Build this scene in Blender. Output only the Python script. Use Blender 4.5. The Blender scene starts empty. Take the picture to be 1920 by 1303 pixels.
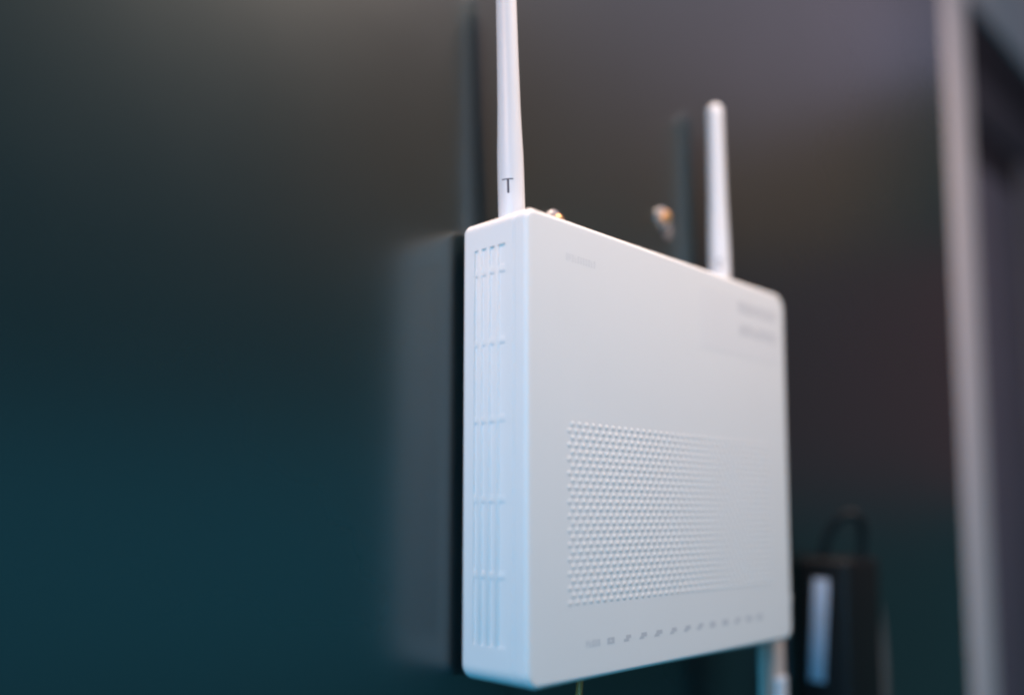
import bpy, bmesh, math, random
from mathutils import Matrix, Vector
random.seed(7)
sc = bpy.context.scene
C = sc.collection
R = math.radians

# ------------------------------------------------------------------ camera
cam_data = bpy.data.cameras.new("camera")
cam_data.sensor_width = 36.0
cam_data.lens = 32.045
cam_data.shift_x = 0.0119
cam_data.shift_y = 0.0816
cam_data.clip_start = 0.01
cam_data.clip_end = 50
cam_data.dof.use_dof = True
cam_data.dof.focus_distance = 0.366
cam_data.dof.aperture_fstop = 1.6
cam = bpy.data.objects.new("camera", cam_data)
C.objects.link(cam)
cam.matrix_world = Matrix(((0.69995687, -0.06521913, -0.71120099, -0.23955741),
                           (-0.71418342, -0.0617479, -0.69722969, -0.2559006),
                           (0.00155754, 0.99595866, -0.08979929, 0.0623648),
                           (0, 0, 0, 1)))
sc.camera = cam

# ------------------------------------------------------------------ light
world = bpy.data.worlds.new("World")
sc.world = world
world.use_nodes = True
bg = world.node_tree.nodes["Background"]
bg.inputs[0].default_value = (0.28, 0.82, 1.0, 1)
bg.inputs[1].default_value = 0.10

def lamp(name, loc, target, sx, sy, power, col, spread=180):
    d = bpy.data.lights.new(name, 'AREA')
    d.shape = 'RECTANGLE'
    d.size, d.size_y = sx, sy
    d.energy = power
    d.color = col
    d.spread = R(spread)
    o = bpy.data.objects.new(name, d)
    C.objects.link(o)
    o.location = loc
    o.rotation_euler = (Vector(target) - Vector(loc)).to_track_quat('-Z', 'Y').to_euler()
    return o

lamp("key_lamp", (0.16, -0.22, 0.70), (0.13, -0.02, 0.10), 0.28, 0.15, 5.5, (1.0, 0.77, 0.67), 150)
lamp("ceiling_lamp", (1.6, -0.8, 1.3), (1.6, -0.8, 0.0), 1.6, 0.8, 2.26, (0.58, 0.57, 1.0))
lamp("sheen_fill", (1.6, -1.2, 1.2), (0.4, 0, 0.25), 1.6, 0.9, 1.64, (1.0, 0.36, 0.06))  # unseen panel added to put a warm sheen on the upper wall
lamp("wall_warm_fill", (2.3, -0.8, 0.45), (0.5, 0, 0.15), 1.4, 0.7, 0.37, (1.0, 0.03, 0.02))  # added red fill, offsets the blue-green cast on the right of the wall
lamp("side_lamp", (-0.75, -0.34, 0.22), (0, 0, 0.08), 0.5, 0.4, 1.045, (0.05, 0.55, 1.0), 70)
lamp("side_warm_fill", (-0.35, -0.10, 0.42), (0, 0, 0.12), 0.20, 0.15, 0.48, (1.0, 0.54, 0.30), 90)  # added fill, makes up for missing red on the router's left side
lamp("low_lamp", (0.4, -1.5, -0.06), (0, 0, 0.05), 1.6, 0.62, 0.95, (0.04, 0.63, 1.0))

sc.view_settings.view_transform = 'Standard'
sc.view_settings.look = 'None'
sc.view_settings.exposure = 0.0
sc.view_settings.gamma = 1.0
sc.cycles.use_denoising = True
sc.cycles.pixel_filter_type = 'BLACKMAN_HARRIS'
sc.cycles.filter_width = 2.2
sc.render.filter_size = 2.2

# ------------------------------------------------------------------ materials
def mat(name, col, rough=0.5, metal=0.0, spec=0.5, noise=0.0, nscale=60, bump=0.0, bscale=900,
        rvar=0.0, sss=0.0):
    m = bpy.data.materials.new(name)
    m.use_nodes = True
    nt = m.node_tree
    b = nt.nodes["Principled BSDF"]
    b.inputs["Base Color"].default_value = (*col, 1)
    b.inputs["Roughness"].default_value = rough
    b.inputs["Metallic"].default_value = metal
    b.inputs["Specular IOR Level"].default_value = spec
    tc = nt.nodes.new("ShaderNodeTexCoord")
    if noise:
        n = nt.nodes.new("ShaderNodeTexNoise")
        n.inputs["Scale"].default_value = nscale
        n.inputs["Detail"].default_value = 6
        nt.links.new(tc.outputs["Object"], n.inputs["Vector"])
        mx = nt.nodes.new("ShaderNodeMix")
        mx.data_type = 'RGBA'
        mx.inputs[6].default_value = (*[c * (1 - noise) for c in col], 1)
        mx.inputs[7].default_value = (*[min(1, c * (1 + noise)) for c in col], 1)
        nt.links.new(n.outputs["Fac"], mx.inputs[0])
        nt.links.new(mx.outputs[2], b.inputs["Base Color"])
    if rvar:
        n = nt.nodes.new("ShaderNodeTexNoise")
        n.inputs["Scale"].default_value = nscale * 0.4
        n.inputs["Detail"].default_value = 5
        nt.links.new(tc.outputs["Object"], n.inputs["Vector"])
        mr = nt.nodes.new("ShaderNodeMapRange")
        mr.inputs["From Min"].default_value = 0.3
        mr.inputs["From Max"].default_value = 0.7
        mr.inputs["To Min"].default_value = max(0.02, rough - rvar)
        mr.inputs["To Max"].default_value = min(1, rough + rvar)
        nt.links.new(n.outputs["Fac"], mr.inputs["Value"])
        nt.links.new(mr.outputs["Result"], b.inputs["Roughness"])
    if bump:
        n = nt.nodes.new("ShaderNodeTexNoise")
        n.inputs["Scale"].default_value = bscale
        n.inputs["Detail"].default_value = 3
        nt.links.new(tc.outputs["Object"], n.inputs["Vector"])
        bp = nt.nodes.new("ShaderNodeBump")
        bp.inputs["Strength"].default_value = bump
        bp.inputs["Distance"].default_value = 0.0003
        nt.links.new(n.outputs["Fac"], bp.inputs["Height"])
        nt.links.new(bp.outputs["Normal"], b.inputs["Normal"])
    return m

M_WALL = mat("dark_painted_metal", (0.0022, 0.0100, 0.0130), 0.285, 0, 0.75, noise=0.12, nscale=9, rvar=0.03)
M_WALL.node_tree.nodes['Principled BSDF'].inputs['IOR'].default_value = 1.7   # glossy lacquer
M_WALL.node_tree.nodes['Principled BSDF'].inputs['Specular Tint'].default_value = (0.88, 1.0, 1.0, 1)
M_WHITE = mat("white_plastic", (0.80, 0.80, 0.80), 0.42, 0, 0.45, noise=0.015, nscale=40, bump=0.08, bscale=1400, rvar=0.03)
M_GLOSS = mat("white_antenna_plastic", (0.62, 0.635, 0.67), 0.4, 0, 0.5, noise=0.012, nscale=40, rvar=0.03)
M_STICK = mat("clear_sticker", (0.785, 0.785, 0.792), 0.40, 0, 0.5, noise=0.01, nscale=80)
M_PRINT = mat("grey_print", (0.56, 0.57, 0.60), 0.5)
M_LINE = mat("sticker_print", (0.36, 0.36, 0.39), 0.5)
M_PRINT_L = mat("pale_grey_print", (0.69, 0.69, 0.70), 0.43)
M_INK = mat("dark_slot", (0.012, 0.008, 0.03), 0.6)
M_BLACK = mat("black_plastic", (0.006, 0.007, 0.008), 0.5, 0, 0.2, bump=0.1, bscale=900)
M_LABEL = mat("silver_label", (0.42, 0.48, 0.60), 0.3, 0.0, 0.5, noise=0.12, nscale=120)
M_BRASS = mat("brass", (0.82, 0.46, 0.20), 0.32, 0.9)
M_STEEL = mat("zinc_steel", (0.62, 0.60, 0.60), 0.35, 0.9)
M_DULL = mat("ghost_ring_grey", (0.16, 0.15, 0.15), 0.55, 0.4)
M_GCABLE = mat("grey_cable", (0.10, 0.105, 0.115), 0.6)
M_PLUG = mat("pale_grey_plastic", (0.50, 0.43, 0.40), 0.45, noise=0.02)
M_PLUGCLEAR = mat("clear_plug_plastic", (0.50, 0.55, 0.62), 0.35, 0, 0.4)
M_FIBRE = mat("yellow_fibre_jacket", (0.85, 0.24, 0.07), 0.5)
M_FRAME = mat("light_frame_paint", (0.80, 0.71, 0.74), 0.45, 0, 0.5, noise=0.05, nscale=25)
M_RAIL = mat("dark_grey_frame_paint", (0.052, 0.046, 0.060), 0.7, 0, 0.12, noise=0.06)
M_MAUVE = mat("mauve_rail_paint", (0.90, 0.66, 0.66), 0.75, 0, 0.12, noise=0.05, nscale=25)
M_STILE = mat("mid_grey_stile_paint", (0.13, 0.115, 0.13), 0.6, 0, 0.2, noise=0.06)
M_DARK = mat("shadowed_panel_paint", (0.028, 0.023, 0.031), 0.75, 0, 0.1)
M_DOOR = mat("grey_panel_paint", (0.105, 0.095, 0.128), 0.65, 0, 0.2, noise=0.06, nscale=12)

# ------------------------------------------------------------------ helpers
def obj(name, bm, m, parent=None, smooth=True, angle=40):
    me = bpy.data.meshes.new(name)
    bmesh.ops.recalc_face_normals(bm, faces=bm.faces)
    bm.to_mesh(me)
    bm.free()
    me.materials.append(m)
    if smooth:
        for p in me.polygons:
            p.use_smooth = True
        me.set_sharp_from_angle(angle=R(angle))
    o = bpy.data.objects.new(name, me)
    C.objects.link(o)
    if parent:
        o.parent = parent
    return o

def tag(o, label=None, cat=None, group=None, kind=None):
    if label: o["label"] = label
    if cat: o["category"] = cat
    if group: o["group"] = group
    if kind: o["kind"] = kind
    return o

def thing(name, loc, label, cat, group=None):
    o = bpy.data.objects.new(name, None)
    o.empty_display_size = 0.02
    C.objects.link(o)
    o.location = loc
    return tag(o, label, cat, group)

def keep(o):
    """mesh data is written in world coordinates; undo the parent's offset"""
    p, off = o.parent, Vector((0, 0, 0))
    while p:
        off += p.location
        p = p.parent
    o.data.transform(Matrix.Translation(-off))
    return o

def box(bm, x0, x1, y0, y1, z0, z1, bev=0.0, seg=3):
    r = bmesh.ops.create_cube(bm, size=1)
    bmesh.ops.scale(bm, vec=(x1 - x0, y1 - y0, z1 - z0), verts=r['verts'])
    bmesh.ops.translate(bm, vec=((x0 + x1) / 2, (y0 + y1) / 2, (z0 + z1) / 2), verts=r['verts'])
    if bev:
        es = {e for v in r['verts'] for e in v.link_edges}
        bmesh.ops.bevel(bm, geom=list(es), offset=bev, segments=seg, affect='EDGES', profile=0.5)

def rrect(x0, x1, z0, z1, r, inset, n=10):
    if not isinstance(r, tuple): r = (r,) * 4
    q = [max(k - inset, 0.0004) for k in r]
    x0 += inset; x1 -= inset; z0 += inset; z1 -= inset
    pts = []
    for r2, cx, cz, a0 in ((q[0], x1 - q[0], z1 - q[0], 0), (q[1], x0 + q[1], z1 - q[1], 90), (q[2], x0 + q[2], z0 + q[2], 180), (q[3], x1 - q[3], z0 + q[3], 270)):
        for i in range(-1, n + 2):                     # -1 and n + 1: support points on the flats beside the arc
            a = R(a0 + 90 * min(max(i, 0), n) / n)
            e = -0.0006 if i < 0 else (0.0006 if i > n else 0.0)
            pts.append((cx + r2 * math.cos(a) - e * math.sin(a), cz + r2 * math.sin(a) + e * math.cos(a)))
    return pts

def loft(bm, x0, x1, z0, z1, r, sections, n=10):
    """sections: (y, inset); rounded rectangle in XZ swept along Y, capped"""
    loops = []
    for y, ins in sections:
        loops.append([bm.verts.new((x, y, z)) for x, z in rrect(x0, x1, z0, z1, r, ins, n)])
    for a, b in zip(loops, loops[1:]):
        k = len(a)
        for i in range(k):
            bm.faces.new((a[i], a[(i + 1) % k], b[(i + 1) % k], b[i]))
    bm.faces.new(loops[0])
    bm.faces.new(loops[-1][::-1])

def lathe(bm, base, axis, prof, n=28):
    """prof: (distance along axis, radius)"""
    axis = Vector(axis).normalized()
    u = axis.orthogonal().normalized()
    v = axis.cross(u)
    base = Vector(base)
    loops = []
    for t, rad in prof:
        loops.append([bm.verts.new(base + axis * t + (u * math.cos(2 * math.pi * i / n) + v * math.sin(2 * math.pi * i / n)) * max(rad, 1e-5)) for i in range(n)])
    for a, b in zip(loops, loops[1:]):
        for i in range(n):
            bm.faces.new((a[i], a[(i + 1) % n], b[(i + 1) % n], b[i]))
    bm.faces.new(loops[0][::-1])
    bm.faces.new(loops[-1])

def spline(pts, per=10):
    P = [Vector(p) for p in pts]
    P = [P[0] * 2 - P[1]] + P + [P[-1] * 2 - P[-2]]
    out = []
    for i in range(1, len(P) - 2):
        for k in range(per):
            t = k / per
            a, b, c, d = P[i - 1:i + 3]
            out.append(0.5 * ((2 * b) + (c - a) * t + (2 * a - 5 * b + 4 * c - d) * t * t + (-a + 3 * b - 3 * c + d) * t ** 3))
    out.append(P[-2])
    return out

def tube(bm, pts, rad, n=12):
    path = spline(pts)
    prev = None
    up = Vector((0.3, 1, 0.2)).normalized()
    for i, p in enumerate(path):
        t = (path[min(i + 1, len(path) - 1)] - path[max(i - 1, 0)]).normalized()
        u = (up - t * up.dot(t)).normalized()
        v = t.cross(u)
        up = u
        r = rad(i / (len(path) - 1)) if callable(rad) else rad
        loop = [bm.verts.new(p + (u * math.cos(2 * math.pi * k / n) + v * math.sin(2 * math.pi * k / n)) * r) for k in range(n)]
        if prev:
            for k in range(n):
                bm.faces.new((prev[k], prev[(k + 1) % n], loop[(k + 1) % n], loop[k]))
        else:
            bm.faces.new(loop[::-1])
        prev = loop
    bm.faces.new(prev)

G = 0.003                                   # wall plane is y = G
W, H, D = 0.1973, 0.175, 0.0346             # router body

# ------------------------------------------------------------------ setting: the wall
bm = bmesh.new()
box(bm, -1.6, 0.581, G, G + 0.02, -1.0, 1.6)
tag(obj("wall", bm, M_WALL, smooth=False), "dark satin painted metal wall behind the router", kind="structure")

# light upright frame post on the right, with the dark cabinet front beyond it
post = thing("frame_post", (0.617, G, -0.9), "pale mauve grey upright frame post at the right end of the dark wall", "frame post")
bm = bmesh.new(); box(bm, 0.582, 0.647, G - 0.0006, G + 0.03, -0.9, 1.5, 0.002)
keep(obj("post", bm, M_FRAME, post))
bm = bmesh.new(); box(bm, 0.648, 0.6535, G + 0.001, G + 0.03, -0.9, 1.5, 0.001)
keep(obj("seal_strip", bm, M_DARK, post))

cab = thing("cabinet", (0.9, G, -0.9), "dark cabinet front with horizontal rails beyond the pale frame post", "cabinet")
def slab_part(name, x0, x1, y0, z0, z1, m):
    bm = bmesh.new(); box(bm, x0, x1, G + y0, G + 0.025, z0, z1, 0.0015)
    return keep(obj(name, bm, m, cab))
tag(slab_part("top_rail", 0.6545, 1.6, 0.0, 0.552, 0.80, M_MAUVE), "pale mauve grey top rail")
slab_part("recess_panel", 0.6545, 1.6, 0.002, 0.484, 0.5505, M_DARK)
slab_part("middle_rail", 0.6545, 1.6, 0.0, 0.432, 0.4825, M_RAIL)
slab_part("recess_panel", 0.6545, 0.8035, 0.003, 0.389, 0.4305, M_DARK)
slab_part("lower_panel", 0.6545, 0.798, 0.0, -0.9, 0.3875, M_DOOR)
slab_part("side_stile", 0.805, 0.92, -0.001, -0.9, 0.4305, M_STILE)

# ------------------------------------------------------------------ the router
router = thing("router", (W / 2, 0, 0), "white plastic router with two upright antennas mounted on the dark wall", "router")

RC = (0.0080, 0.0042, 0.0062, 0.0056)     # top right, top left, bottom left, bottom right
bm = bmesh.new()
sec = [(0.0, 0.0030), (0.0, 0.0025)]
for i in range(1, 6):
    a = R(90 * i / 5)
    sec.append((-0.0025 * (1 - math.cos(a)), 0.0025 * (1 - math.sin(a))))
sec += [(-0.0030, 0.0), (-0.0276, 0.0), (-0.0279, 0.0), (-0.0280, 0.0001), (-0.0282, 0.0003)]
loft(bm, 0, W, 0, H, RC, sec)
body = obj("body", bm, M_WHITE)
# vent pocket cut into the left side
VY0, VY1, VZ0, VZ1, VD = -0.0236, -0.0072, 0.0140, 0.1632, 0.0008
cb = bmesh.new(); box(cb, -0.01, VD, VY0, VY1, VZ0, VZ1)
cut = obj("cutter", cb, M_WHITE, smooth=False)
md = body.modifiers.new("cut", 'BOOLEAN')
md.operation = 'DIFFERENCE'; md.solver = 'EXACT'; md.object = cut
dg = bpy.context.evaluated_depsgraph_get()
dg.update()
newme = bpy.data.meshes.new_from_object(body.evaluated_get(dg))
body.modifiers.clear()
old = body.data
body.data = newme
newme.name = "body"
bpy.data.meshes.remove(old)
cm = cut.data
bpy.data.objects.remove(cut)
bpy.data.meshes.remove(cm)
for p in newme.polygons: p.use_smooth = True
newme.set_sharp_from_angle(angle=R(35))
body.parent = router
keep(body)

def part(name, bm, m, parent, **k):
    return keep(obj(name, bm, m, parent, **k))

slat_y = [(-0.0110, -0.0089), (-0.0153, -0.0132), (-0.0199, -0.0178)]
for a, b in slat_y:
    bm = bmesh.new(); box(bm, 0.00005, VD + 0.0004, a, b, VZ0 - 0.0004, VZ1 + 0.0004, 0.0003, 2)
    part("vent_slat", bm, M_WHITE, body)
for z in (0.1542, 0.1270, 0.0976, 0.0677, 0.0397):
    bm = bmesh.new(); box(bm, 0.00042, VD + 0.0004, VY0 - 0.0004, VY1 + 0.0004, z - 0.0014, z + 0.0014, 0.0003, 3)
    part("vent_crossbar", bm, M_WHITE, body)

# front cover
bm = bmesh.new()
sec = [(-0.0283, 0.0004), (-0.0284, 0.0002), (-0.0287, 0.0), (-0.0290, 0.0)]
sec += [(-0.0326, 0.0), (-0.0330, 0.0)]
for i in range(1, 8):
    a = R(90 * i / 7)
    sec.append((-0.0330 - 0.0016 * math.sin(a), 0.0017 * (1 - math.cos(a))))
sec.append((-D, 0.0022))
loft(bm, 0, W, 0, H, RC, sec, 12)
cover = part("front_cover", bm, M_WHITE, router)

# moulded bumps of the grille, staggered rows
NC, NR, PX, PZ = 37, 26, 0.00418, 0.00268
GX, GZ = 0.0236, 0.0292
def dome(bm, x, z, rx=0.00165, rz=0.00128, h=0.00016, n=8):
    loops = []
    for k, (rr, hh) in enumerate(((1.0, 0.0), (0.72, 0.42), (0.38, 0.84))):
        y = -D - (h * hh if k else -0.00002)
        loops.append([bm.verts.new((x + rx * rr * math.cos(2 * math.pi * i / n), y, z + rz * rr * math.sin(2 * math.pi * i / n))) for i in range(n)])
    for a, b in zip(loops, loops[1:]):
        for i in range(n):
            bm.faces.new((a[i], a[(i + 1) % n], b[(i + 1) % n], b[i]))
    t = bm.verts.new((x, -D - h, z))
    for i in range(n):
        bm.faces.new((loops[-1][i], loops[-1][(i + 1) % n], t))
sites = []
for r in range(NR):
    for c in range(NC):
        sites.append((GX + PX * c + (PX / 2 if r % 2 else 0), GZ + PZ * r))
bm = bmesh.new()
for x, z in sites:
    dome(bm, x, z)
g = part("grille_bumps", bm, M_WHITE, cover, angle=80)
tag(g, "grid of small moulded bumps on the lower front", kind="stuff")

# printed marks (flat, a hair proud of the plastic)
def strokes(bm, x0, x1, z0, z1, kind):
    y0, y1 = -D - 0.00003, -D + 0.0001
    w, h = x1 - x0, z1 - z0
    def q(a, b, c, d): box(bm, x0 + a * w, x0 + b * w, y0, y1, z0 + c * h, z0 + d * h)
    if kind == 'word':
        n = max(3, round(w / 0.0017))
        for i in range(n):
            a, b = i / n + 0.02, (i + 0.78) / n
            s = (b - a) * 0.34
            t = random.randrange(4)
            q(a, a + s, 0, 1)
            if t != 1: q(a + s, b, 0.8, 1)
            if t != 2: q(a + s, b, 0, 0.2)
            if t in (0, 3): q(b - s, b, 0.2, 0.8)
            if t in (1, 2): q(a + s, b, 0.4, 0.6)
    elif kind == 'screen':
        q(0.25, 1, 0.3, 1); q(0, 0.6, 0, 0.28); q(0.1, 0.25, 0.28, 0.5)
    elif kind == 'ring':
        q(0.05, 0.95, 0.66, 1); q(0.05, 0.95, 0, 0.34); q(0.05, 0.4, 0.34, 0.66); q(0.6, 0.95, 0.34, 0.66)
    else:
        q(0.3, 1, 0.45, 1); q(0, 0.7, 0, 0.45)

marks = [(32.8, 41.6, 'word'), (45.6, 50.6, 'ring'), (56.4, 61.2, 'arrow'), (66.8, 72.0, 'screen'), (77.2, 83.0, 'screen'),
         (88.6, 93.6, 'screen'), (99.0, 104.4, 'screen'), (109.2, 114.4, 'arrow'), (119.8, 124.8, 'ring'),
         (130.4, 135.6, 'ring'), (141.0, 146.4, 'arrow'), (151.6, 157.0, 'ring'), (161.6, 167.0, 'ring')]
for a, b, k in marks:
    bm = bmesh.new(); strokes(bm, a / 1000, b / 1000, 0.0120, 0.0145, k)
    part("indicator_mark", bm, M_PRINT, cover, smooth=False)

bm = bmesh.new(); strokes(bm, 0.0220, 0.0405, 0.1590, 0.1618, 'word')
part("logo_mark", bm, M_PRINT_L, cover, smooth=False)

bm = bmesh.new()
loft(bm, 0.1165, 0.1915, 0.1378, 0.1668, 0.002, [(-D + 0.0001, 0), (-D - 0.00004, 0)], 4)
stick = part("sticker", bm, M_STICK, router, smooth=False)
_D = D
D = D + 0.00003
for z0, z1, xa in ((0.1592, 0.1648, 0.1502), (0.1482, 0.1535, 0.1508)):
    bm = bmesh.new(); strokes(bm, xa, 0.1875, z0, z1, 'word')
    part("print_line", bm, M_LINE, stick, smooth=False)
D = _D

# side button, mounting pads behind the case
bm = bmesh.new(); lathe(bm, (W - 0.002, -0.0270, 0.0195), (1, 0, 0), [(0, 0.0060), (0.0050, 0.0060), (0.0064, 0.0053), (0.0070, 0.0038)], 20)
part("power_button", bm, M_WHITE, router)
for x in (0.045, 0.15):
    for z in (0.04, 0.14):
        bm = bmesh.new(); lathe(bm, (x, G, z), (0, -1, 0), [(0, 0.006), (0.0035, 0.006)], 16)
        part("mounting_pad", bm, M_BLACK, router)

# antennas
def antenna(bx, by, lean):
    ax = Vector((lean, 0, 1)).normalized()
    base = Vector((bx, by, H - 0.001))
    bm = bmesh.new()
    L = 0.1075
    prof = [(0.004, 0.0030), (0.0060, 0.0049), (0.0062, 0.0053), (0.0066, 0.00545), (0.012, 0.00545), (0.026, 0.0054), (0.034, 0.0053), (0.042, 0.0050), (0.053, 0.0047), (0.075, 0.0044), (0.098, 0.0042)]
    for i in range(0, 8):
        a = R(90 * i / 7)
        prof.append((L - 0.0042 + 0.0042 * math.sin(a), 0.0042 * math.cos(a)))
    lathe(bm, base, ax, prof, 36)
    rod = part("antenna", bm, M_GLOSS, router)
    bm = bmesh.new()
    lathe(bm, base, ax, [(0, 0.0070), (0.0014, 0.0067), (0.0022, 0.0058), (0.0055, 0.0056), (0.0058, 0.0053), (0.0058, 0.0040)], 36)
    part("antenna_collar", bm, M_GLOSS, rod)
    # hinge gap: a short slot across and a slit down, sunk into the rod
    d = Vector((-0.80, -0.60, 0)).normalized()
    s = Vector((-d.y, d.x, 0))
    bm = bmesh.new()
    def slab(t0, t1, w0, w1, off=0.0):
        N = 6
        pr_, rr = [], 0.00548
        for k in range(N + 1):
            w = (w0 + (w1 - w0) * k / N) + off
            dep = math.sqrt(max(rr * rr - w * w, 0))
            for t in (t0, t1):
                pr_.append(base + ax * t + s * w + d * (dep + 0.00004))
                pr_.append(base + ax * t + s * w + d * (dep - 0.0008))
        vs = [bm.verts.new(p) for p in pr_]
        for k in range(N):
            a, b = vs[4 * k:4 * k + 4], vs[4 * k + 4:4 * k + 8]
            bm.faces.new((a[0], b[0], b[2], a[2])); bm.faces.new((a[1], a[3], b[3], b[1]))
            bm.faces.new((a[0], a[1], b[1], b[0])); bm.faces.new((a[2], b[2], b[3], a[3]))
        bm.faces.new(vs[0:1] + vs[2:4][::1] + vs[1:2]); bm.faces.new(vs[-4:-3] + vs[-2:] + vs[-3:-2])
    slab(0.0210, 0.0214, -0.0030, 0.0016)
    slab(0.0155, 0.0211, -0.00095, -0.0001)
    part("hinge_slot", bm, M_INK, rod, smooth=False)
    return rod
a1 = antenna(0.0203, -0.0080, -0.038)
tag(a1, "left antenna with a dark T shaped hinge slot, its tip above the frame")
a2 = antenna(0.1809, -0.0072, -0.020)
tag(a2, "right antenna with a rounded tip")

# ------------------------------------------------------------------ screws in the wall
def screw(x, z, label, ghost):
    t = thing("wall_screw", (x, G, z), label, "screw", "brass screws in the wall above the router")
    bm = bmesh.new(); lathe(bm, (x, G, z), (0, -1, 0), [(0, 0.0055), (0.0010, 0.0055), (0.0013, 0.0050)], 24)
    part("washer", bm, M_STEEL, t)
    bm = bmesh.new(); lathe(bm, (x, G, z), (0, -1, 0), [(0.0013, 0.0016), (0.0030, 0.0016), (0.0031, 0.0030), (0.0040, 0.0028), (0.0047, 0.0018), (0.0049, 0.0007)], 24)
    part("head", bm, M_BRASS, t)
    if ghost:
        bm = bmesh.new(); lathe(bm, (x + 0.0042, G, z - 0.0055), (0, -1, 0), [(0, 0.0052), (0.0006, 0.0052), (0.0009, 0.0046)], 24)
        part("screw_ghost_ring", bm, M_DULL, t)  # stand-in ring: the screw's faint double image modelled in dull grey
    return t
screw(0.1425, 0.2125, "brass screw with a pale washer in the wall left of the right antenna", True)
screw(0.0583, 0.1905, "brass screw glinting just above the router's top edge beside the left antenna", False)

# ------------------------------------------------------------------ black power adapter lower right
ad = thing("power_adapter", (0.30, G, -0.12), "black power adapter box with a pale label strip on the wall right of the router", "power adapter")
bm = bmesh.new(); box(bm, 0.2781, 0.324, -0.0289, G, -0.12, 0.0365, 0.004, 4)
part("case", bm, M_BLACK, ad)
bm = bmesh.new(); box(bm, 0.2776, 0.2783, -0.0150, -0.0056, -0.0350, 0.0245, 0.0003, 2)
bmesh.ops.rotate(bm, cent=(0.278, -0.010, -0.005), matrix=Matrix.Rotation(R(4.2), 3, 'X'), verts=bm.verts)
part("label_strip", bm, M_LABEL, ad)
bm = bmesh.new(); tube(bm, [(0.291, -0.008, 0.033), (0.291, -0.0095, 0.043), (0.292, -0.0125, 0.052), (0.2935, -0.0175, 0.0595), (0.296, -0.023, 0.0625), (0.299, -0.0275, 0.060), (0.302, -0.028, 0.050), (0.303, -0.026, 0.033)], 0.0025)
part("cord_loop", bm, M_BLACK, ad)

bm = bmesh.new(); tube(bm, [(0.3985, 0.014, 0.030), (0.3960, 0.0075, 0.000), (0.3915, 0.0025, -0.030), (0.386, 0.0, -0.0584), (0.380, -0.002, -0.095), (0.372, -0.002, -0.16)], 0.0052)
o = obj("grey_cord", bm, M_GCABLE)
tag(o, "grey cord coming out of the wall just right of the black adapter", "cord")

# ------------------------------------------------------------------ cables under the router
nc = thing("network_cable", (0.2035, -0.02, -0.16), "pale grey cable plugged in under the right corner of the router", "cable")
bm = bmesh.new(); box(bm, 0.1885, 0.2140, -0.0215, -0.0196, -0.30, 0.0006, 0.0008, 4)
part("plug", bm, M_PLUG, nc)
bm = bmesh.new(); box(bm, 0.202, 0.2135, -0.0235, -0.0210, -0.09, -0.0215, 0.0015, 3)
part("latch_tab", bm, M_PLUGCLEAR, nc)

bm = bmesh.new(); tube(bm, [(0.0495, -0.018, 0.001), (0.0490, -0.018, -0.006), (0.0470, -0.0185, -0.014), (0.043, -0.019, -0.03), (0.036, -0.02, -0.08), (0.03, -0.02, -0.14)], 0.0014)
tag(obj("fibre_cable", bm, M_FIBRE), "thin yellow fibre cable hanging from the bottom of the router", "cable")
